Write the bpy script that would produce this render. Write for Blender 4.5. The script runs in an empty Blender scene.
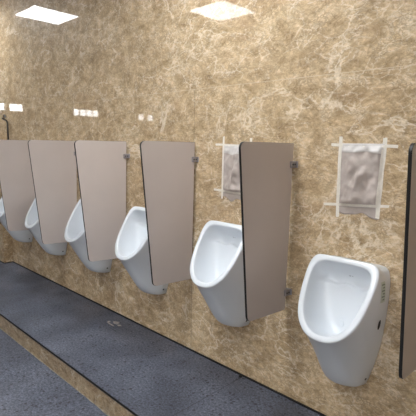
import bpy, bmesh, math, random
from mathutils import Vector, Matrix, noise
from mathutils.bvhtree import BVHTree
PI = math.pi
sc = bpy.context.scene
C = sc.collection
random.seed(4)

# ------------------------------------------------------------------ materials
def new_mat(name):
    m = bpy.data.materials.new(name); m.use_nodes = True
    nt = m.node_tree; b = nt.nodes['Principled BSDF']
    return m, nt, b
def plain(name, col, rough=.5, metal=0, coat=0, spec=.5, noise_amt=0, nscale=40, bump=0):
    m, nt, b = new_mat(name)
    b.inputs['Base Color'].default_value = (*col, 1)
    b.inputs['Roughness'].default_value = rough
    b.inputs['Metallic'].default_value = metal
    b.inputs['Coat Weight'].default_value = coat
    b.inputs['Coat Roughness'].default_value = .04
    b.inputs['Specular IOR Level'].default_value = spec
    tc = nt.nodes.new('ShaderNodeTexCoord')
    n = nt.nodes.new('ShaderNodeTexNoise'); n.inputs['Scale'].default_value = nscale; n.inputs['Detail'].default_value = 4
    nt.links.new(tc.outputs['Object'], n.inputs['Vector'])
    mx = nt.nodes.new('ShaderNodeMix'); mx.data_type = 'RGBA'; mx.blend_type = 'MULTIPLY'
    mx.inputs[0].default_value = 1
    r = nt.nodes.new('ShaderNodeValToRGB')
    r.color_ramp.elements[0].position = .3; r.color_ramp.elements[1].position = .7
    k = 1-noise_amt
    r.color_ramp.elements[0].color = (k, k, k, 1); r.color_ramp.elements[1].color = (1, 1, 1, 1)
    nt.links.new(n.outputs['Fac'], r.inputs[0])
    mx.inputs[6].default_value = (*col, 1)
    nt.links.new(r.outputs[0], mx.inputs[7]); nt.links.new(mx.outputs[2], b.inputs['Base Color'])
    if bump:
        bp = nt.nodes.new('ShaderNodeBump'); bp.inputs['Strength'].default_value = bump; bp.inputs['Distance'].default_value = .004
        nt.links.new(n.outputs['Fac'], bp.inputs['Height']); nt.links.new(bp.outputs[0], b.inputs['Normal'])
    return m
def emit(name, col, s):
    m, nt, b = new_mat(name)
    b.inputs['Base Color'].default_value = (*col, 1)
    b.inputs['Emission Color'].default_value = (*col, 1); b.inputs['Emission Strength'].default_value = s
    b.inputs['Roughness'].default_value = .4
    return m

class NT:
    def __init__(s, nt): s.nt = nt
    def n(s, t, **k):
        o = s.nt.nodes.new(t)
        for a, v in k.items(): setattr(o, a, v)
        return o
    def l(s, a, b): s.nt.links.new(a, b)
    def math(s, op, a, b=None, clamp=False):
        o = s.n('ShaderNodeMath', operation=op); o.use_clamp = clamp
        for i, v in enumerate((a, b)):
            if v is None: continue
            if isinstance(v, (int, float)): o.inputs[i].default_value = v
            else: s.l(v, o.inputs[i])
        return o.outputs[0]
    def noise(s, vec, scale, detail=6, rough=.6, dist=0):
        o = s.n('ShaderNodeTexNoise'); s.l(vec, o.inputs['Vector'])
        o.inputs['Scale'].default_value = scale; o.inputs['Detail'].default_value = detail
        o.inputs['Roughness'].default_value = rough; o.inputs['Distortion'].default_value = dist
        return o.outputs['Fac']
    def ramp(s, f, stops):
        o = s.n('ShaderNodeValToRGB'); e = o.color_ramp.elements
        while len(e) < len(stops): e.new(.5)
        for q, (p, c) in zip(e, stops):
            q.position = p; q.color = (*c, 1) if len(c) == 3 else c
        s.l(f, o.inputs[0]); return o.outputs[0]
    def mix(s, f, a, b, mode='MIX'):
        o = s.n('ShaderNodeMix'); o.data_type = 'RGBA'; o.blend_type = mode
        if isinstance(f, (int, float)): o.inputs[0].default_value = f
        else: s.l(f, o.inputs[0])
        for i, v in ((6, a), (7, b)):
            if isinstance(v, tuple): o.inputs[i].default_value = (*v, 1)
            else: s.l(v, o.inputs[i])
        return o.outputs[2]

def marble(name, joints=True, bright=1.0):
    m, nt, b = new_mat(name); g = NT(nt)
    geo = g.n('ShaderNodeNewGeometry'); mp = g.n('ShaderNodeMapping')
    g.l(geo.outputs['Position'], mp.inputs['Vector'])
    mp.inputs['Rotation'].default_value = (.3, math.radians(28), 0)
    mp.inputs['Scale'].default_value = (1.0, 1.0, 1.5)
    v = mp.outputs[0]
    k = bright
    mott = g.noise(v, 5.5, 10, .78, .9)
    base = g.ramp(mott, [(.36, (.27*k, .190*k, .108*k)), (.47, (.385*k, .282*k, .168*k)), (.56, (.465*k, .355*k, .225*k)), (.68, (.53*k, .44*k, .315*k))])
    # warped coordinates for the broken, crackled look
    nv = g.n('ShaderNodeTexNoise'); g.l(v, nv.inputs['Vector']); nv.inputs['Scale'].default_value = 7; nv.inputs['Detail'].default_value = 6
    nv.inputs['Roughness'].default_value = .7
    add = g.n('ShaderNodeVectorMath', operation='MULTIPLY_ADD'); g.l(nv.outputs['Color'], add.inputs[0])
    add.inputs[1].default_value = (.12, .12, .12); g.l(v, add.inputs[2]); wv = add.outputs[0]
    fine = g.noise(wv, 48, 8, .8, .4)
    base = g.mix(.85, base, g.ramp(fine, [(.36, (.66, .64, .60)), (.5, (.98, .98, .98)), (.64, (1.28, 1.28, 1.28))]), 'MULTIPLY')
    med = g.noise(wv, 11, 6, .7, .3)
    base = g.mix(.8, base, g.ramp(med, [(.36, (.80, .79, .76)), (.5, (1, 1, 1)), (.64, (1.14, 1.14, 1.14))]), 'MULTIPLY')
    bl = g.noise(v, 2.1, 5, .6, 1.2)
    base = g.mix(g.ramp(bl, [(.56, (0, 0, 0)), (.70, (.5, .5, .5))]), base, (.30*k, .195*k, .115*k))
    cream = (.70*k, .62*k, .49*k)
    def crackle(scale, width, lo, hi, ms, amt):
        vo = g.n('ShaderNodeTexVoronoi', feature='DISTANCE_TO_EDGE'); g.l(wv, vo.inputs['Vector']); vo.inputs['Scale'].default_value = scale
        line = g.math('SUBTRACT', 1, g.math('DIVIDE', vo.outputs['Distance'], width), clamp=True)
        msk = g.ramp(g.noise(v, ms, 4, .7, .5), [(lo, (0, 0, 0)), (hi, (1, 1, 1))])
        return g.math('MULTIPLY', g.math('MULTIPLY', line, msk), amt)
    base = g.mix(crackle(20, .09, .45, .58, 7, .42), base, cream)
    base = g.mix(crackle(8, .05, .49, .60, 4, .60), base, cream)
    base = g.mix(crackle(42, .18, .42, .58, 11, .60), base, (.16*k, .11*k, .065*k))
    # long pale bands running up to the right
    n = g.noise(v, 1.25, 7, .60, .6); d = g.math('ABSOLUTE', g.math('SUBTRACT', n, .5))
    line = g.math('SUBTRACT', 1, g.math('DIVIDE', d, .012), clamp=True)
    msk = g.ramp(g.noise(v, 3.5, 4, .65, .5), [(.42, (0, 0, 0)), (.58, (.6, .6, .6))])
    base = g.mix(g.math('MULTIPLY', line, msk), base, cream)
    if joints:
        sx = g.n('ShaderNodeSeparateXYZ'); g.l(geo.outputs['Position'], sx.inputs[0])
        fx = g.math('FRACT', g.math('DIVIDE', g.math('ADD', sx.outputs[0], 1.521+1.16*20), 1.16))
        jx = g.math('LESS_THAN', g.math('MULTIPLY', g.math('MINIMUM', fx, g.math('SUBTRACT', 1, fx)), 1.16), .0013)
        jz = g.math('LESS_THAN', g.math('ABSOLUTE', g.math('SUBTRACT', sx.outputs[2], 1.758)), .0016)
        jx = g.math('MULTIPLY', jx, g.math('LESS_THAN', sx.outputs[0], -1.0))
        base = g.mix(g.math('MULTIPLY', jx, .8), base, (.13, .10, .065))
        base = g.mix(g.math('MULTIPLY', jz, .8), base, (.62, .52, .38))
    g.l(base, b.inputs['Base Color'])
    b.inputs['Roughness'].default_value = .5
    b.inputs['Specular IOR Level'].default_value = .1
    b.inputs['Coat Weight'].default_value = .72; b.inputs['Coat Roughness'].default_value = .015
    b.inputs['Coat IOR'].default_value = 1.36
    return m

def granite(name, k=1.0, rough=.35):
    m, nt, b = new_mat(name); g = NT(nt)
    geo = g.n('ShaderNodeNewGeometry'); v = geo.outputs['Position']
    big = g.noise(v, 2.2, 4, .5, .2)
    base = g.ramp(big, [(.34, (.052*k, .058*k, .076*k)), (.52, (.076*k, .085*k, .110*k)), (.68, (.100*k, .111*k, .140*k))])
    grain = g.noise(v, 75, 6, .85)
    base = g.mix(.9, base, g.ramp(grain, [(.40, (.35, .35, .38)), (.5, (1, 1, 1)), (.60, (1.95, 1.95, 2.0))]), 'MULTIPLY')
    vo = g.n('ShaderNodeTexVoronoi'); vo.inputs['Scale'].default_value = 42; g.l(v, vo.inputs['Vector'])
    wn = g.n('ShaderNodeSeparateColor'); g.l(vo.outputs['Color'], wn.inputs[0])
    size = g.math('MULTIPLY', g.math('POWER', wn.outputs[0], 2.2), .42)
    spot = g.math('LESS_THAN', vo.outputs['Distance'], size)
    base = g.mix(g.math('MULTIPLY', spot, .9), base, (.022, .023, .032))
    # tile joints across the platform and floor
    sx = g.n('ShaderNodeSeparateXYZ'); g.l(v, sx.inputs[0])
    fx = g.math('FRACT', g.math('DIVIDE', g.math('ADD', sx.outputs[0], 1.043+1.7*20), 1.7))
    jx = g.math('LESS_THAN', g.math('MULTIPLY', g.math('MINIMUM', fx, g.math('SUBTRACT', 1, fx)), 1.7), .0022)
    base = g.mix(g.math('MULTIPLY', jx, .8), base, (.02, .02, .025))
    g.l(base, b.inputs['Base Color'])
    rn = g.ramp(g.noise(v, 3, 2, .5, 0), [(.35, (rough*.75,)*3), (.65, (rough*1.25,)*3)])
    g.l(rn, b.inputs['Roughness'])
    bp = g.n('ShaderNodeBump'); bp.inputs['Strength'].default_value = .25; bp.inputs['Distance'].default_value = .0015
    g.l(grain, bp.inputs['Height']); g.l(bp.outputs[0], b.inputs['Normal'])
    return m

def ceiling_mat():
    m, nt, b = new_mat('ceiling_tiles'); g = NT(nt)
    geo = g.n('ShaderNodeNewGeometry'); v = geo.outputs['Position']
    br = g.n('ShaderNodeTexBrick'); g.l(v, br.inputs['Vector'])
    br.offset = 0; br.inputs['Scale'].default_value = 1; br.inputs['Mortar Size'].default_value = .004
    br.inputs['Brick Width'].default_value = .58; br.inputs['Row Height'].default_value = .58
    br.inputs['Color1'].default_value = br.inputs['Color2'].default_value = (.62, .62, .60, 1)
    br.inputs['Mortar'].default_value = (.35, .35, .35, 1)
    g.l(br.outputs['Color'], b.inputs['Base Color']); b.inputs['Roughness'].default_value = .7
    return m

M = dict(
    marble=marble('polished_beige_marble', True, 1.27),
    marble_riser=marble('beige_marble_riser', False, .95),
    granite=granite('grey_granite_platform', 1.15, .50),
    granite_low=granite('grey_granite_floor', 1.25, .50),
    ceil=ceiling_mat(),
    porcelain=plain('white_porcelain', (.72, .76, .80), .30, coat=.3, noise_amt=.015, nscale=8),
    laminate=plain('taupe_laminate', (.63, .560, .525), .42, noise_amt=.05, nscale=5, spec=.4),
    core=plain('black_laminate_core', (.012, .011, .011), .4, noise_amt=.2),
    steel=plain('dark_brushed_steel', (.40, .38, .40), .38, metal=.3, noise_amt=.2, nscale=90),
    chrome=plain('chrome', (.75, .76, .78), .12, metal=1, noise_amt=.05),
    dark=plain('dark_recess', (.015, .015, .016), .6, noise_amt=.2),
    caulk=plain('black_joint', (.010, .009, .009), .7, noise_amt=.3),
    grout=plain('pale_grout', (.42, .37, .29), .9, noise_amt=.5, nscale=30, bump=.5),
    paper=plain('grey_wrapping_film', (.50, .43, .385), .55, noise_amt=.22, nscale=22, bump=.6),
    film=plain('white_plastic_film', (.66, .63, .60), .40, noise_amt=.15, nscale=35),
    tape=plain('cream_masking_tape', (.80, .75, .66), .6, noise_amt=.12, nscale=60),
    sticker=plain('pale_green_sticker', (.55, .62, .55), .5, noise_amt=.1),
    ink=plain('grey_print', (.24, .29, .25), .6, noise_amt=.1),
    logo=plain('grey_logo_print', (.50, .53, .56), .4, noise_amt=.1),
    paint=plain('dark_painted_pipe', (.05, .045, .04), .35, noise_amt=.2),
    frame=plain('white_window_frame', (.7, .7, .7), .4, noise_amt=.05),
    splash=plain('dried_cement_splash', (.34, .32, .30), .7, noise_amt=.4, nscale=60),
    lamp=emit('lamp_diffuser', (.95, .975, 1), 7.5),
    fill_glow=emit('added_window_glow', (.97, .98, 1), 1.6),  # glow of the unseen window added as fill light
    pane=emit('daylit_pane', (.95, .97, 1), 4),
)

# ------------------------------------------------------------------ helpers
def link(name, bm, mats, parent=None, smooth=False, loc=(0, 0, 0)):
    me = bpy.data.meshes.new(name)
    bmesh.ops.recalc_face_normals(bm, faces=bm.faces[:])
    bm.to_mesh(me); bm.free()
    for m in (mats if isinstance(mats, (list, tuple)) else [mats]): me.materials.append(m)
    if smooth:
        for p in me.polygons: p.use_smooth = True
    o = bpy.data.objects.new(name, me); C.objects.link(o); o.location = loc
    if parent: o.parent = parent
    return o
def box(bm, x0, x1, y0, y1, z0, z1, mi=0, bev=0):
    r = bmesh.ops.create_cube(bm, size=1)
    vs = r['verts']
    for v in vs:
        v.co = Vector(((x0+x1)/2+v.co.x*(x1-x0), (y0+y1)/2+v.co.y*(y1-y0), (z0+z1)/2+v.co.z*(z1-z0)))
    fs = list({f for v in vs for f in v.link_faces})
    for f in fs: f.material_index = mi
    if bev:
        es = list({e for v in vs for e in v.link_edges})
        bmesh.ops.bevel(bm, geom=es, offset=bev, segments=2, affect='EDGES', profile=.5)
def disc_tube(bm, c0, c1, r0, r1, n=24, cap=True, mi=0):
    c0, c1 = Vector(c0), Vector(c1); ax = (c1-c0).normalized()
    a = ax.orthogonal().normalized(); b = ax.cross(a)
    L = []
    for c, r in ((c0, r0), (c1, r1)):
        L.append([bm.verts.new(c+a*r*math.cos(2*PI*i/n)+b*r*math.sin(2*PI*i/n)) for i in range(n)])
    for i in range(n):
        f = bm.faces.new((L[0][i], L[0][(i+1) % n], L[1][(i+1) % n], L[1][i])); f.material_index = mi
    if cap:
        for l in L: bm.faces.new(l).material_index = mi
def pipe(bm, pts, r, n=14):
    pts = [Vector(p) for p in pts]; prev = None
    up = Vector((0, 1, 0)); rows = []
    for i, p in enumerate(pts):
        t = (pts[min(i+1, len(pts)-1)]-pts[max(i-1, 0)]).normalized()
        a = (up-t*up.dot(t)).normalized(); b = t.cross(a)
        rows.append([bm.verts.new(p+(a*math.cos(2*PI*k/n)+b*math.sin(2*PI*k/n))*r) for k in range(n)])
    for A, B in zip(rows, rows[1:]):
        for k in range(n): bm.faces.new((A[k], A[(k+1) % n], B[(k+1) % n], B[k]))
    bm.faces.new(rows[0]); bm.faces.new(rows[-1])
def empty(name, loc):
    o = bpy.data.objects.new(name, None); C.objects.link(o); o.location = loc
    o.empty_display_size = .1
    return o
def tag(o, label=None, cat=None, group=None, kind=None):
    if label: o['label'] = label
    if cat: o['category'] = cat
    if group: o['group'] = group
    if kind: o['kind'] = kind
    return o
def struct(name, bm, mats, label=None, **k):
    o = link(name, bm, mats, **k); o['kind'] = 'structure'
    if label: o['label'] = label
    return o
def copy_tree(o, parent=None):
    c = o.copy(); C.objects.link(c)
    if parent: c.parent = parent
    for ch in [q for q in bpy.data.objects if q.parent == o]: copy_tree(ch, c)
    return c

# ------------------------------------------------------------------ the room
H = 3.0; XL = -8.0; XR = 2.6; YB = -6.2; STEP = .143; PD = .706; XE = -4.594; JUT = .100
# back wall in marble slabs, each a hair out of plane as laid
bm = bmesh.new()
xs = [XE]+[-1.521+1.16*k for k in range(-2, 4)]
xs = [XL, -7.321, -6.161, -5.001, -3.841, -2.681, -1.521, -.361, .799, 1.959, XR]
tilt = {3: (0, .0012), 4: (0, .0012), 5: (0, .0012), 6: (.0, .0006), 7: (.0004, 0)}
rows = [(-STEP, 1.758), (1.758, H)]
for i in range(len(xs)-1):
    for j, (z0, z1) in enumerate(rows):
        a, b2 = tilt.get(i, (0, 0))
        if j == 0: a = b2 = 0
        vs = [bm.verts.new((xs[i], a, z0)), bm.verts.new((xs[i+1], b2, z0)), bm.verts.new((xs[i+1], b2, z1)), bm.verts.new((xs[i], a, z1))]
        bm.faces.new(vs)
box(bm, XL-.2, XR+.2, .002, .2, -STEP-.2, H)
struct('wall_back', bm, M['marble'], 'polished beige marble wall behind the urinals')
bm = bmesh.new(); box(bm, XL, XE, -JUT, -.0005, -STEP, 1.42)
struct('wall_corner', bm, M['marble'], 'low marble-clad ledge projecting from the wall at the left end')
bm = bmesh.new(); box(bm, XL-.2, XR+.2, YB-.2, .2, -STEP-.15, -STEP)
struct('floor', bm, M['granite_low'], 'lower floor of speckled blue-grey granite')
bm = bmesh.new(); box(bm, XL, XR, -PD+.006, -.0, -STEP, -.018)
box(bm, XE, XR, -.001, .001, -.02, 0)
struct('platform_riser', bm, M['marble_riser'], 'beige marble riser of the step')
bm = bmesh.new()
box(bm, XE, XR, -PD+.001, -.004, -.018, 0)
box(bm, XL, XE, -PD+.001, -JUT-.004, -.018, 0)
struct('platform', bm, M['granite'], 'raised step of speckled grey granite below the urinals')
bm = bmesh.new(); box(bm, XL, XR, -PD-.002, -PD+.001, -.013, -.001)
struct('trim_1', bm, M['caulk'], 'thin dark edge of the granite step')
bm = bmesh.new()
box(bm, XE+.008, XR, -.010, -.0005, 0, .008); box(bm, XL, XE, -JUT-.009, -JUT-.0005, 0, .008); box(bm, XE+.0005, XE+.009, -JUT, -.0005, 0, .008)
struct('baseboard_back', bm, M['caulk'], 'black joint where the marble wall meets the step')
# rough grout along the foot of the riser
bm = bmesh.new(); n = 260; pr = None
for i in range(n):
    x = XL+(XR-XL)*i/(n-1)
    w = .003+.010*max(0, noise.noise(Vector((x*3.1, 2, 0))))+.006*max(0, noise.noise(Vector((x*13, 5, 0))))
    y0 = -PD+.007
    cur = [bm.verts.new((x, y0, -STEP)), bm.verts.new((x, y0, -STEP+.003+w*.5)), bm.verts.new((x, y0-w, -STEP+.002)), bm.verts.new((x, y0-w, -STEP))]
    if pr:
        for a in range(4): bm.faces.new((pr[a], pr[(a+1) % 4], cur[(a+1) % 4], cur[a]))
    pr = cur
struct('trim_2', bm, M['grout'], 'pale rough grout line at the foot of the riser')
bm = bmesh.new(); box(bm, XL-.2, XR+.2, YB-.2, .2, H, H+.15)
struct('ceiling', bm, M['ceil'], 'white tiled ceiling')
bm = bmesh.new(); box(bm, XR, XR+.2, YB, 0, -STEP, H)
struct('wall_right', bm, M['marble'], 'marble wall at the right end')
FW = (.5, 2.3, .75, 2.35)  # opening for the unseen window added to light the room
bm = bmesh.new(); box(bm, XL, FW[0], YB-.2, YB, -STEP, H); box(bm, FW[1], XR, YB-.2, YB, -STEP, H)
box(bm, FW[0], FW[1], YB-.2, YB, -STEP, FW[2]); box(bm, FW[0], FW[1], YB-.2, YB, FW[3], H)
struct('wall_front', bm, M['marble'], 'marble wall opposite the urinals')
# left end wall with high windows
WZ0, WZ1 = 1.99, 2.14
wins = [(-1.05, -1.30), (-1.37, -1.64), (-2.68, -3.30), (-4.35, -4.55), (-4.62, -4.83)]
bm = bmesh.new()
box(bm, XL-.2, XL, YB, 0, -STEP, WZ0); box(bm, XL-.2, XL, YB, 0, WZ1, H)
ed = [0]
for a, b2 in wins: ed += [a, b2]
ed.append(YB)
for i in range(0, len(ed), 2): box(bm, XL-.2, XL, ed[i+1], ed[i], WZ0, WZ1)
struct('wall_left', bm, M['marble'], 'far end wall with a row of narrow high windows')
for i, (a, b2) in enumerate(wins):
    bm = bmesh.new()
    box(bm, XL-.09, XL-.07, b2, a, WZ0, WZ1)
    w = struct('window_%d' % (i+1), bm, M['pane'], 'narrow high window in the far end wall')
    bm = bmesh.new(); t = .012
    box(bm, XL-.065, XL-.045, b2, a, WZ0, WZ0+t); box(bm, XL-.065, XL-.045, b2, a, WZ1-t, WZ1)
    box(bm, XL-.065, XL-.045, b2, b2+t, WZ0+t, WZ1-t); box(bm, XL-.065, XL-.045, a-t, a, WZ0+t, WZ1-t)
    k = 3 if i == 2 else 1
    for q in range(1, k+1):
        y = a+(b2-a)*q/(k+1) if k > 1 else None
        if y: box(bm, XL-.065, XL-.045, y-.012, y+.012, WZ0+t, WZ1-t)
    link('window_frame', bm, M['frame'], w)

bm = bmesh.new(); box(bm, FW[0], FW[1], YB-.10, YB-.08, FW[2], FW[3])  # glowing window out of view, added to light the marble and urinals
w = struct('window_6', bm, M['fill_glow'], 'unseen wide window added as fill light opposite the urinals')
bm = bmesh.new(); t = .05
for q in (FW[0], (FW[0]+FW[1]-t)/2, FW[1]-t): box(bm, q, q+t, YB-.075, YB-.045, FW[2], FW[3])
box(bm, FW[0], FW[1], YB-.074, YB-.046, FW[2], FW[2]+t); box(bm, FW[0], FW[1], YB-.074, YB-.046, FW[3]-t, FW[3])
link('window_frame', bm, M['frame'], w)

# ------------------------------------------------------------------ ceiling lamps
def ceiling_lamp(x, y, sx, sy):
    t = empty('ceiling_lamp', (x, y, H))
    bm = bmesh.new(); f = .012
    box(bm, -sx, sx, -sy, -sy+f, -.012, -.0005); box(bm, -sx, sx, sy-f, sy, -.012, -.0005)
    box(bm, -sx, -sx+f, -sy+f, sy-f, -.012, -.0005); box(bm, sx-f, sx, -sy+f, sy-f, -.012, -.0005)
    link('frame', bm, M['frame'], t)
    bm = bmesh.new(); box(bm, -sx+f, sx-f, -sy+f, sy-f, -.008, -.0005)
    link('diffuser', bm, M['lamp'], t)
    return t
lamps = [(-4.955, -.69, 'square ceiling lamp mirrored in the marble above the leftmost partitions'),
         (-3.165, -2.00, 'square ceiling lamp mirrored in the marble at the top centre'),
         (-1.10, -.75, 'square ceiling lamp over the two nearest urinals'),
         (-1.10, -2.00, 'unseen square lamp added for fill light, above and to the left of the camera'),  # from here on, unseen lamps added to brighten the room
         (.90, -3.30, 'unseen square lamp added for fill light, behind the camera on the right'),
         (-1.00, -3.6, 'unseen square lamp added for fill light, in the second row behind the camera'),
         (-1.00, -5.2, 'unseen square lamp added for fill light, in the last row, farthest from the urinals')]
for x, y, lb in lamps:
    tag(ceiling_lamp(x, y, .295, .300), lb, 'ceiling lamp', 'square ceiling lamps')

# ------------------------------------------------------------------ urinal
def closed_spline(pts, n=8):
    out = []; N = len(pts)
    for i in range(N):
        p0, p1, p2, p3 = [Vector(pts[(i+k-1) % N]) for k in range(4)]
        for k in range(n):
            t = k/n
            out.append(.5*((2*p1)+(-p0+p2)*t+(2*p0-5*p1+4*p2-p3)*t*t+(-p0+3*p1-3*p2+p3)*t**3))
    return out
def polar(pts, cen, N):
    """resample a star-shaped outline at N equal angles about cen; angle 0 = up, clockwise"""
    P = [Vector(p)-Vector(cen) for p in pts]; out = []
    for k in range(N):
        a = 2*PI*k/N; d = Vector((math.sin(a), math.cos(a))); best = None
        for i in range(len(P)):
            p, q = P[i], P[(i+1) % len(P)]; e = q-p
            den = d.x*e.y-d.y*e.x
            if abs(den) < 1e-12: continue
            t = (p.x*e.y-p.y*e.x)/den; s = (p.x*d.y-p.y*d.x)/den
            if t > 0 and -1e-6 <= s <= 1+1e-6: best = t if best is None else max(best, t)
        out.append((d.x*best, d.y*best))
    return out
def sym(half):   # half: (x>0, v) from top centre to bottom centre
    return [(x, v) for x, v in half]+[(-x, v) for x, v in reversed(half) if x > 1e-6]
NA = 112
L_ = .403
rim_half = [(0, 0), (.06, .0), (.11, -.001), (.140, -.005), (.158, -.018), (.169, -.042), (.1735, -.08), (.173, -.12), (.169, -.17), (.163, -.22), (.154, -.265), (.139, -.31), (.116, -.347), (.084, -.379), (.045, -.398), (0, -.403)]
in_half = [(0, -.030), (.06, -.030), (.098, -.033), (.120, -.042), (.135, -.060), (.1425, -.09), (.1425, -.13), (.139, -.17), (.133, -.215), (.124, -.258), (.110, -.296), (.089, -.330), (.062, -.355), (.032, -.369), (0, -.373)]
wall_half = [(0, .872), (.08, .872), (.13, .870), (.156, .858), (.168, .825), (.171, .77), (.168, .68), (.160, .58), (.148, .48), (.131, .40), (.114, .335), (.102, .295), (.094, .274), (.078, .266), (.04, .266), (0, .266)]
T0 = Vector((0, -.107, .899)); DD = Vector((0, -.22, -.336)).normalized(); NN = Vector((0, -.336, .22)).normalized()
cv = -.19
R = polar(closed_spline(sym(rim_half)), (0, cv), NA)
I = polar(closed_spline(sym(in_half)), (0, cv), NA)
W = polar(closed_spline(sym(wall_half)), (0, .60), NA)
def plane(u, v, h=0): return T0+Vector((u, 0, 0))-DD*v+NN*h      # v is negative down the slope
def body_mesh():
    bm = bmesh.new(); loops = []
    def add(f): loops.append([bm.verts.new(f(k)) for k in range(NA)])
    rimback = [plane(R[k][0], R[k][1]+cv, -.022) for k in range(NA)]
    def bez(k, t):
        a = 2*PI*k/NA; dn = max(0, -math.cos(a)); dn = dn**.8
        wx, wz = W[k][0], .60+W[k][1]
        P0 = Vector((wx, -.001, wz)); P2 = rimback[k]
        side = Vector(((wx*.35+P2.x*.65)*1.02, P2.y*.55, wz*.45+P2.z*.55))
        bot = Vector((wx*1.0, -.140*math.sqrt(max(.12, 1-(wx/.108)**2)), wz-.002))
        P1 = side.lerp(bot, dn); q = 1+2.2*dn          # a tighter turn along the flat underside
        a0, a1, a2 = (1-t)**2, 2*t*(1-t)*q, t*t
        return (P0*a0+P1*a1+P2*a2)/(a0+a1+a2)
    add(lambda k: Vector((W[k][0], -.0005, .60+W[k][1])))
    for t in (.03, .08, .15, .22, .3, .4, .5, .6, .7, .8, .9, 1):
        add(lambda k: bez(k, t))
    # rolled rim
    for s, h in ((1.0, -.012), (.998, -.005), (.985, -.0005), (.965, .0012)):
        add(lambda k: plane(R[k][0]*s, R[k][1]*s+cv, h))
    for f in (.4, .75): add(lambda k: plane(R[k][0]*.965*(1-f)+I[k][0]*1.03*f, (R[k][1]*.965*(1-f)+I[k][1]*1.03*f)+cv, .0018))
    for s, h in ((1.03, .001), (1.01, -.002), (1.0, -.008)):
        add(lambda k: plane(I[k][0]*s, I[k][1]*s+cv, h))
    # the bowl: walls fall in steeply, deeper towards the lip; a wavy ledge runs across the back
    def bowl(k, rho):
        u, v = I[k][0]*rho, I[k][1]*rho+cv
        q = min(1, max(0, -v/L_))
        deep = .058+.145*q
        prof = (1-rho**5)**.62
        w = plane(u, v, 0); d = .010+deep*prof
        p = w-NN*d
        edge = -.092+.005*math.cos(u/.10*PI*2)-.010*(abs(u)/.12)**2   # wavy edge of the ledge
        s = 1/(1+math.exp(-(v-edge)/.004))
        p -= NN*(.030*s*min(1, (1-rho)*9))
        if p.y > -.012: p.y = -.012
        return p
    for rho in (.993, .98, .96, .935, .905, .87, .83, .79, .75, .71, .67, .63, .59, .55, .5, .45, .4, .34, .28, .21, .14, .07):
        add(lambda k: bowl(k, rho))
    for A, B in zip(loops, loops[1:]):
        for k in range(NA): bm.faces.new((A[k], A[(k+1) % NA], B[(k+1) % NA], B[k]))
    c = bm.verts.new(bowl(0, .0001))
    for k in range(NA): bm.faces.new((loops[-1][k], loops[-1][(k+1) % NA], c))
    bm.faces.new(loops[0])
    return bm
def side_patch(tree, y0, y1, z0, z1, off, nx=6, nz=6, curve=None):
    bm = bmesh.new(); g = []
    for i in range(nx+1):
        row = []
        for j in range(nz+1):
            y = y0+(y1-y0)*i/nx; z = z0+(z1-z0)*j/nz
            if curve: y, z = curve(i/nx, j/nz)
            hit, nrm, _, _ = tree.ray_cast(Vector((.5, y, z)), Vector((-1, 0, 0)))
            if hit is None: hit, nrm = Vector((.1, y, z)), Vector((1, 0, 0))
            if nrm.x < 0: nrm = -nrm
            row.append(bm.verts.new(hit+nrm*off))
        g.append(row)
    for i in range(nx):
        for j in range(nz):
            try: bm.faces.new((g[i][j], g[i+1][j], g[i+1][j+1], g[i][j+1]))
            except ValueError: pass
    return bm
def make_urinal(x):
    t = empty('urinal', (x, 0, .27))
    bm = body_mesh(); bmesh.ops.recalc_face_normals(bm, faces=bm.faces[:])
    tree = BVHTree.FromBMesh(bm)
    off = (0, 0, -.27)
    link('bowl', bm, M['porcelain'], t, smooth=True, loc=off)
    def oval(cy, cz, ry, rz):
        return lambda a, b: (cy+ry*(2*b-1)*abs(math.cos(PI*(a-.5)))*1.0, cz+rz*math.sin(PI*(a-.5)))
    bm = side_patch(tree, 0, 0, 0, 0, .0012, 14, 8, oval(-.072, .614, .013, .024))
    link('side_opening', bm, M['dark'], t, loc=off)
    bm = bmesh.new()
    # bolt cover low on the side
    hit, nrm, _, _ = tree.ray_cast(Vector((.5, -.035, .312)), Vector((-1, 0, 0)))
    if nrm.x < 0: nrm = -nrm
    disc_tube(bm, hit-nrm*.003, hit+nrm*.0015, .0065, .006, 20)
    link('bolt_hole', bm, M['dark'], t, loc=off)
    # waste outlet grid at the bottom of the bowl
    bm = bmesh.new()
    o, n0, _, _ = tree.ray_cast(plane(0, -.27, .1), -NN)
    if n0.dot(NN) < 0: n0 = -n0
    disc_tube(bm, o+n0*.0005, o+n0*.003, .017, .016, 24)
    link('drain_cover', bm, M['porcelain'], t, loc=off)
    # small printed mark under the top rim
    bm = bmesh.new()
    c, nn, _, _ = tree.ray_cast(plane(.004, -.052, .1), -NN)
    if nn.dot(NN) < 0: nn = -nn
    a = Vector((1, 0, 0)); b = nn.cross(a).normalized(); c = c+nn*.001
    for pts in ([(-.006, 0), (0, .006), (.006, 0), (0, -.006)], [(.009, -.003), (.016, -.003), (.016, .003), (.009, .003)]):
        bm.faces.new([bm.verts.new(c+a*p+b*q) for p, q in pts])
    link('printed_mark', bm, M['logo'], t, loc=off)
    return t, tree
ux = [-.375, -1.113, -1.883, -2.612, -3.382, -4.131]
ulab = ['white wall-hung urinal fully in view, nearest, with a pale green sticker on its side',
        'white wall-hung urinal, second nearest, its right edge behind the darker partition',
        'white wall-hung urinal, third from the right, half hidden by a tall pale partition',
        'white wall-hung urinal, fourth from the right, a narrow oval of rim left of a partition',
        'white wall-hung urinal, second from the left end, only its left rim and underside showing',
        'white urinal at the far left end, a sliver of rim cut by the photo edge']
u0, tree = make_urinal(ux[0])
us = [u0]
for x in ux[1:]:
    c = copy_tree(u0); c.location.x = x; c.location.z += .066; us.append(c)
for u, lb in zip(us, ulab): tag(u, lb, 'urinal', 'white urinals along the marble wall')
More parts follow.
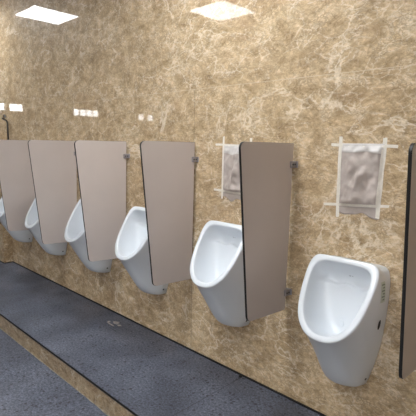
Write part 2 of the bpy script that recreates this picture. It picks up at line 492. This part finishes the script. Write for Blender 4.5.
# sticker only on the nearest one
bm = side_patch(tree, -.058, -.092, .746, .816, .0008, 20, 30, lambda a, b: (-.054-.048*a-.010*b, .722+.098*b+.004*a))
st = link('sticker', bm, M['sticker'], u0, loc=(0, 0, -.27)); st['label'] = 'pale green printed sticker'
bm = bmesh.new()
for q in range(6):
    b0 = .10+q*.145
    pts = []
    for a, b in ((.15, b0), (.85 if q % 2 else .6, b0), (.85 if q % 2 else .6, b0+.07), (.15, b0+.07)):
        y, z = -.054-.048*a-.010*b, .722+.098*b+.004*a
        h, nn, _, _ = tree.ray_cast(Vector((.5, y, z)), Vector((-1, 0, 0)))
        if nn.x < 0: nn = -nn
        pts.append(bm.verts.new(h+nn*.0014))
    bm.faces.new(pts)
link('print', bm, M['ink'], st)

# ------------------------------------------------------------------ partitions
def partition(x):
    t = empty('urinal_partition', (x, 0, .53))
    ztop, zf, zw = 1.425, .540, .523
    out = []
    def corner(c, a0, a1, r, n=8):
        for i in range(n+1):
            a = math.radians(a0+(a1-a0)*i/n); out.append((c[0]+r*math.cos(a), c[1]+r*math.sin(a)))
    # outline in (distance from wall, height)
    r = .030
    out.append((.020, ztop)); corner((.447-r, ztop-r), 90, 0, r)
    corner((.354-r+.003, zf+r), 0, -90, r); out.append((.032, zw))
    bm = bmesh.new(); th = .013
    A = [bm.verts.new((0, -y, z-.53)) for y, z in out]; B = [bm.verts.new((-th, -y, z-.53)) for y, z in out]
    bm.faces.new(A).material_index = 0; bm.faces.new(B).material_index = 0
    for i in range(len(out)):
        j = (i+1) % len(out); bm.faces.new((A[i], A[j], B[j], B[i])).material_index = 1
    es = [e for e in bm.edges if len(e.link_faces) == 2 and {f.material_index for f in e.link_faces} == {0, 1}]
    bmesh.ops.bevel(bm, geom=es, offset=.0012, segments=1, affect='EDGES', material=1)
    link('panel', bm, [M['laminate'], M['core']], t)
    for z in (1.315, .620):
        bm = bmesh.new(); zz = z-.53; h = .017
        # clamp: wall plate and two cheeks gripping the panel edge
        box(bm, -th-.022, .020, -.004, -.0005, zz-h, zz+h, 0, .001)
        box(bm, .0005, .0115, -.048, -.004, zz-h, zz+h, 0, .002)
        box(bm, -th-.0115, -th-.0005, -.048, -.004, zz-h, zz+h, 0, .002)
        br = link('bracket', bm, M['steel'], t)
        for y in (-.036, -.018):
            bm = bmesh.new()
            disc_tube(bm, (.0105, y, zz), (.0135, y, zz), .0048, .0042, 18)
            disc_tube(bm, (.0136, y, zz), (.0140, y, zz), .0022, .0022, 6)
            link('screw', bm, M['dark'], br)
    return t
px = [0, -.746, -1.491, -2.244, -3.002, -3.756]
plab = ['brown laminate partition cut off by the right edge of the photo, near edge thick and black',
        'taupe laminate partition right of the second nearest urinal, with both metal clamps in view',
        'pale laminate partition with rounded black-edged corners, third from the right',
        'pale laminate partition, fourth from the right, its upper clamp in view',
        'grey-looking laminate partition, second from the left end, overlapping the next one',
        'laminate partition at the left edge of the photo, its front edge out of frame']
p0 = partition(px[0]); ps = [p0]
for x in px[1:]:
    c = copy_tree(p0); c.location.x = x; ps.append(c)
for p, lb in zip(ps, plab): tag(p, lb, 'partition', 'laminate partitions between the urinals')

# ------------------------------------------------------------------ taped covers over the flush sensors
def strip(pts, w, y0, seed, mat, parent, name='tape_strip', n=26):
    """a tape strip along pts=(x,z)->(x,z), slightly wrinkled, ragged ends"""
    (xa, za), (xb, zb) = pts; bm = bmesh.new()
    d = Vector((xb-xa, zb-za)).normalized(); nrm = Vector((-d.y, d.x)); rows = []
    for i in range(n+1):
        t = i/n; c = Vector((xa, za)).lerp(Vector((xb, zb)), t)
        wob = nrm*(.0025*noise.noise(Vector((t*3, seed, 0))))
        ww = w*(1+.12*noise.noise(Vector((t*6, seed+9, 0))))*.5
        row = []
        for s in (-1, -.33, .33, 1):
            p = c+wob+nrm*ww*s
            if i in (0, n): p += d*(.006*noise.noise(Vector((s*4, seed, i*.7))))
            y = y0(p.x, p.y)-.0012-.0010*abs(noise.noise(Vector((p.x*60, p.y*60, seed))))
            row.append((p, y))
        rows.append([[bm.verts.new((p.x, y, p.y)), bm.verts.new((p.x, min(-.0002, y+.0008), p.y))] for p, y in row])
    for A, B in zip(rows, rows[1:]):
        for k in range(3):
            bm.faces.new((A[k][0], A[k+1][0], B[k+1][0], B[k][0])); bm.faces.new((A[k][1], A[k+1][1], B[k+1][1], B[k][1]))
        for k in (0, 3): bm.faces.new((A[k][0], A[k][1], B[k][1], B[k][0]))
    for r in (rows[0], rows[-1]):
        for k in range(3): bm.faces.new((r[k][0], r[k+1][0], r[k+1][1], r[k][1]))
    return link(name, bm, mat, parent, smooth=False)
def cover(cx, cz, w, h, seed, tapes, film_h, film_all=False):
    t = empty('taped_cover', (cx, 0, cz))
    def hgt(x, z):
        u, v = x/(w/2), z/(h/2)
        if abs(u) >= 1 or abs(v) >= 1: return 0
        e = min(1, (1-abs(u))*5)*min(1, (1-abs(v))*5)
        # a loose pocket falling from a peak, with folds
        fold = noise.noise(Vector((x*14+seed, z*9, seed)))*.006+noise.noise(Vector((x*42, z*30, seed)))*.0035
        pk = max(0, 1-abs(x-.0-(z*.25))/(.018+.30*max(0, .05-z))) if z < .05 else 0
        return max(.0012, e*(.010+.004*math.sin(3*u)+fold*2.2+.030*pk*min(1, (.05-z)*25)))
    surf = lambda x, z: -.0006-hgt(x, z)
    def sheet(name, x0, x1, z0, z1, mat, off, rag=0, nx=44, nz=60):
        bm = bmesh.new(); g = []
        for i in range(nx+1):
            row = []
            for j in range(nz+1):
                x = x0+(x1-x0)*i/nx; z = z0+(z1-z0)*j/nz
                if rag and j < 8: z += (8-j)/8*rag*(noise.noise(Vector((x*16, seed, 3)))-.15)
                row.append(bm.verts.new((x+.0015*noise.noise(Vector((z*20, i*.0, seed))), surf(x, z)-off, z)))
            g.append(row)
        for i in range(nx):
            for j in range(nz): bm.faces.new((g[i][j], g[i+1][j], g[i+1][j+1], g[i][j+1]))
        o = link(name, bm, mat, t, smooth=True)
        md = o.modifiers.new('thick', 'SOLIDIFY'); md.thickness = .0004; md.offset = 1
        return o
    sheet('wrapping', -w/2, w/2, -h/2-.028, h/2, M['film'] if film_all else M['paper'], 0, .03)
    if film_h: sheet('upper_film', -w/2, w/2, h/2-film_h, h/2+.004, M['film'], .0012, .012, 40, 16)['label'] = 'whiter film strip across the top'
    for i, (p, ww) in enumerate(tapes):
        strip(p, ww, surf, seed+i*3.3, M['tape'], t)
    return t
c0 = cover(-.381, 1.274, .205, .298, 1.7, [
    (((-.113, .185), (-.105, -.205)), .017), (((.103, .180), (.094, -.190)), .019),
    (((-.160, .147), (.163, .141)), .014), (((-.183, -.150), (.143, -.128)), .013)], .034)
tag(c0, 'square of grey wrapping taped to the marble above the nearest urinal, fully in view', 'taped cover', 'taped covers above the urinals')
c1 = cover(-1.150, 1.262, .215, .285, 6.1, [
    (((-.108, .200), (-.112, -.180)), .014), (((.103, .190), (.098, -.180)), .017),
    (((-.175, .150), (.150, .146)), .013), (((-.180, -.128), (.150, -.138)), .013)], .045)
tag(c1, 'whitish wrapping taped to the marble, partly hidden behind the darker partition', 'taped cover', 'taped covers above the urinals')

# ------------------------------------------------------------------ small things
# bent pipe with a chrome end in the far corner
t = empty('bent_pipe', (-4.50, 0, 1.30))
bm = bmesh.new()
pts = [(0, -.030, -.12), (0, -.030, .30)]
for i in range(1, 9):
    a = PI/2*i/8; pts.append((-.0-.05*(1-math.cos(a)), -.030-.05*(1-math.cos(a))*.4, .30+.055*math.sin(a)))
pts += [(-.06, -.06, .365)]
pipe(bm, pts, .0095); link('pipe', bm, M['paint'], t, smooth=True)
bm = bmesh.new(); disc_tube(bm, (-.012, -.045, .372), (-.018, -.055, .405), .024, .016, 24)
disc_tube(bm, (-.058, -.06, .365), (-.028, -.04, .385), .012, .012, 18)
link('valve_head', bm, M['chrome'], t)['label'] = 'chrome end piece'
bm = bmesh.new(); box(bm, -.014, .014, -.032, -.0005, .08, .10, 0, .002); link('pipe_clip', bm, M['steel'], t)
tag(t, 'thin dark bent pipe with a chrome end in the corner at the far left', 'pipe')
# small black plug at the wall base beside the platform joint
bm = bmesh.new(); disc_tube(bm, (0, 0, 0), (0, 0, .012), .011, .010, 16); disc_tube(bm, (0, 0, .012), (.002, 0, .020), .006, .004, 12)
tag(link('black_plug', bm, M['dark'], loc=(-1.052, -.022, 0.0005)), 'tiny black plug on the step against the wall at the floor joint', 'plug')
# pale dried splash
bm = bmesh.new()
def blob(cx, cy, rx, ry, s, th=.0015):
    n = 40; top = []; bot = []
    for i in range(n):
        a = 2*PI*i/n; k = 1+.30*noise.noise(Vector((math.cos(a)*1.6+s, math.sin(a)*1.6, s)))
        x, y = cx+rx*k*math.cos(a), cy+ry*k*math.sin(a)
        top.append(bm.verts.new((cx+(x-cx)*.9, cy+(y-cy)*.9, th))); bot.append(bm.verts.new((x, y, 0.0002)))
    bm.faces.new(top); bm.faces.new(bot)
    for i in range(n): bm.faces.new((bot[i], bot[(i+1) % n], top[(i+1) % n], top[i]))
blob(0, .012, .034, .020, 1); blob(.062, .0, .02, .012, 4); blob(-.055, -.018, .018, .012, 7); blob(.0, -.036, .05, .007, 9)
tag(link('dried_splash', bm, M['splash'], loc=(-2.262, -.128, 0.0)), 'small pale dried splash on the dark granite step below the third urinal gap', 'stain')

# ------------------------------------------------------------------ world, camera, colour
w = bpy.data.worlds.new('world'); sc.world = w; w.use_nodes = True
w.node_tree.nodes['Background'].inputs[0].default_value = (.75, .85, 1, 1)
w.node_tree.nodes['Background'].inputs[1].default_value = .6
cam = bpy.data.cameras.new('camera'); co = bpy.data.objects.new('camera', cam); C.objects.link(co); sc.camera = co
yaw, pitch, roll = .774, -.141, .020
f = Vector((-math.sin(yaw)*math.cos(pitch), math.cos(yaw)*math.cos(pitch), math.sin(pitch)))
r = Vector((math.cos(yaw), math.sin(yaw), 0)); u = r.cross(f)
r2 = r*math.cos(roll)+u*math.sin(roll); u2 = -r*math.sin(roll)+u*math.cos(roll)
mat = Matrix((r2, u2, -f)).transposed().to_4x4(); mat.translation = Vector((.533, -1.959, 1.399))
co.matrix_world = mat
cam.sensor_width = 36; cam.sensor_fit = 'HORIZONTAL'; cam.lens = 432.78/416*36; cam.clip_start = .02
vs = sc.view_settings; vs.view_transform = 'Standard'; vs.look = 'None'; vs.gamma = 1; vs.use_curve_mapping = False
vs.exposure = 1.86
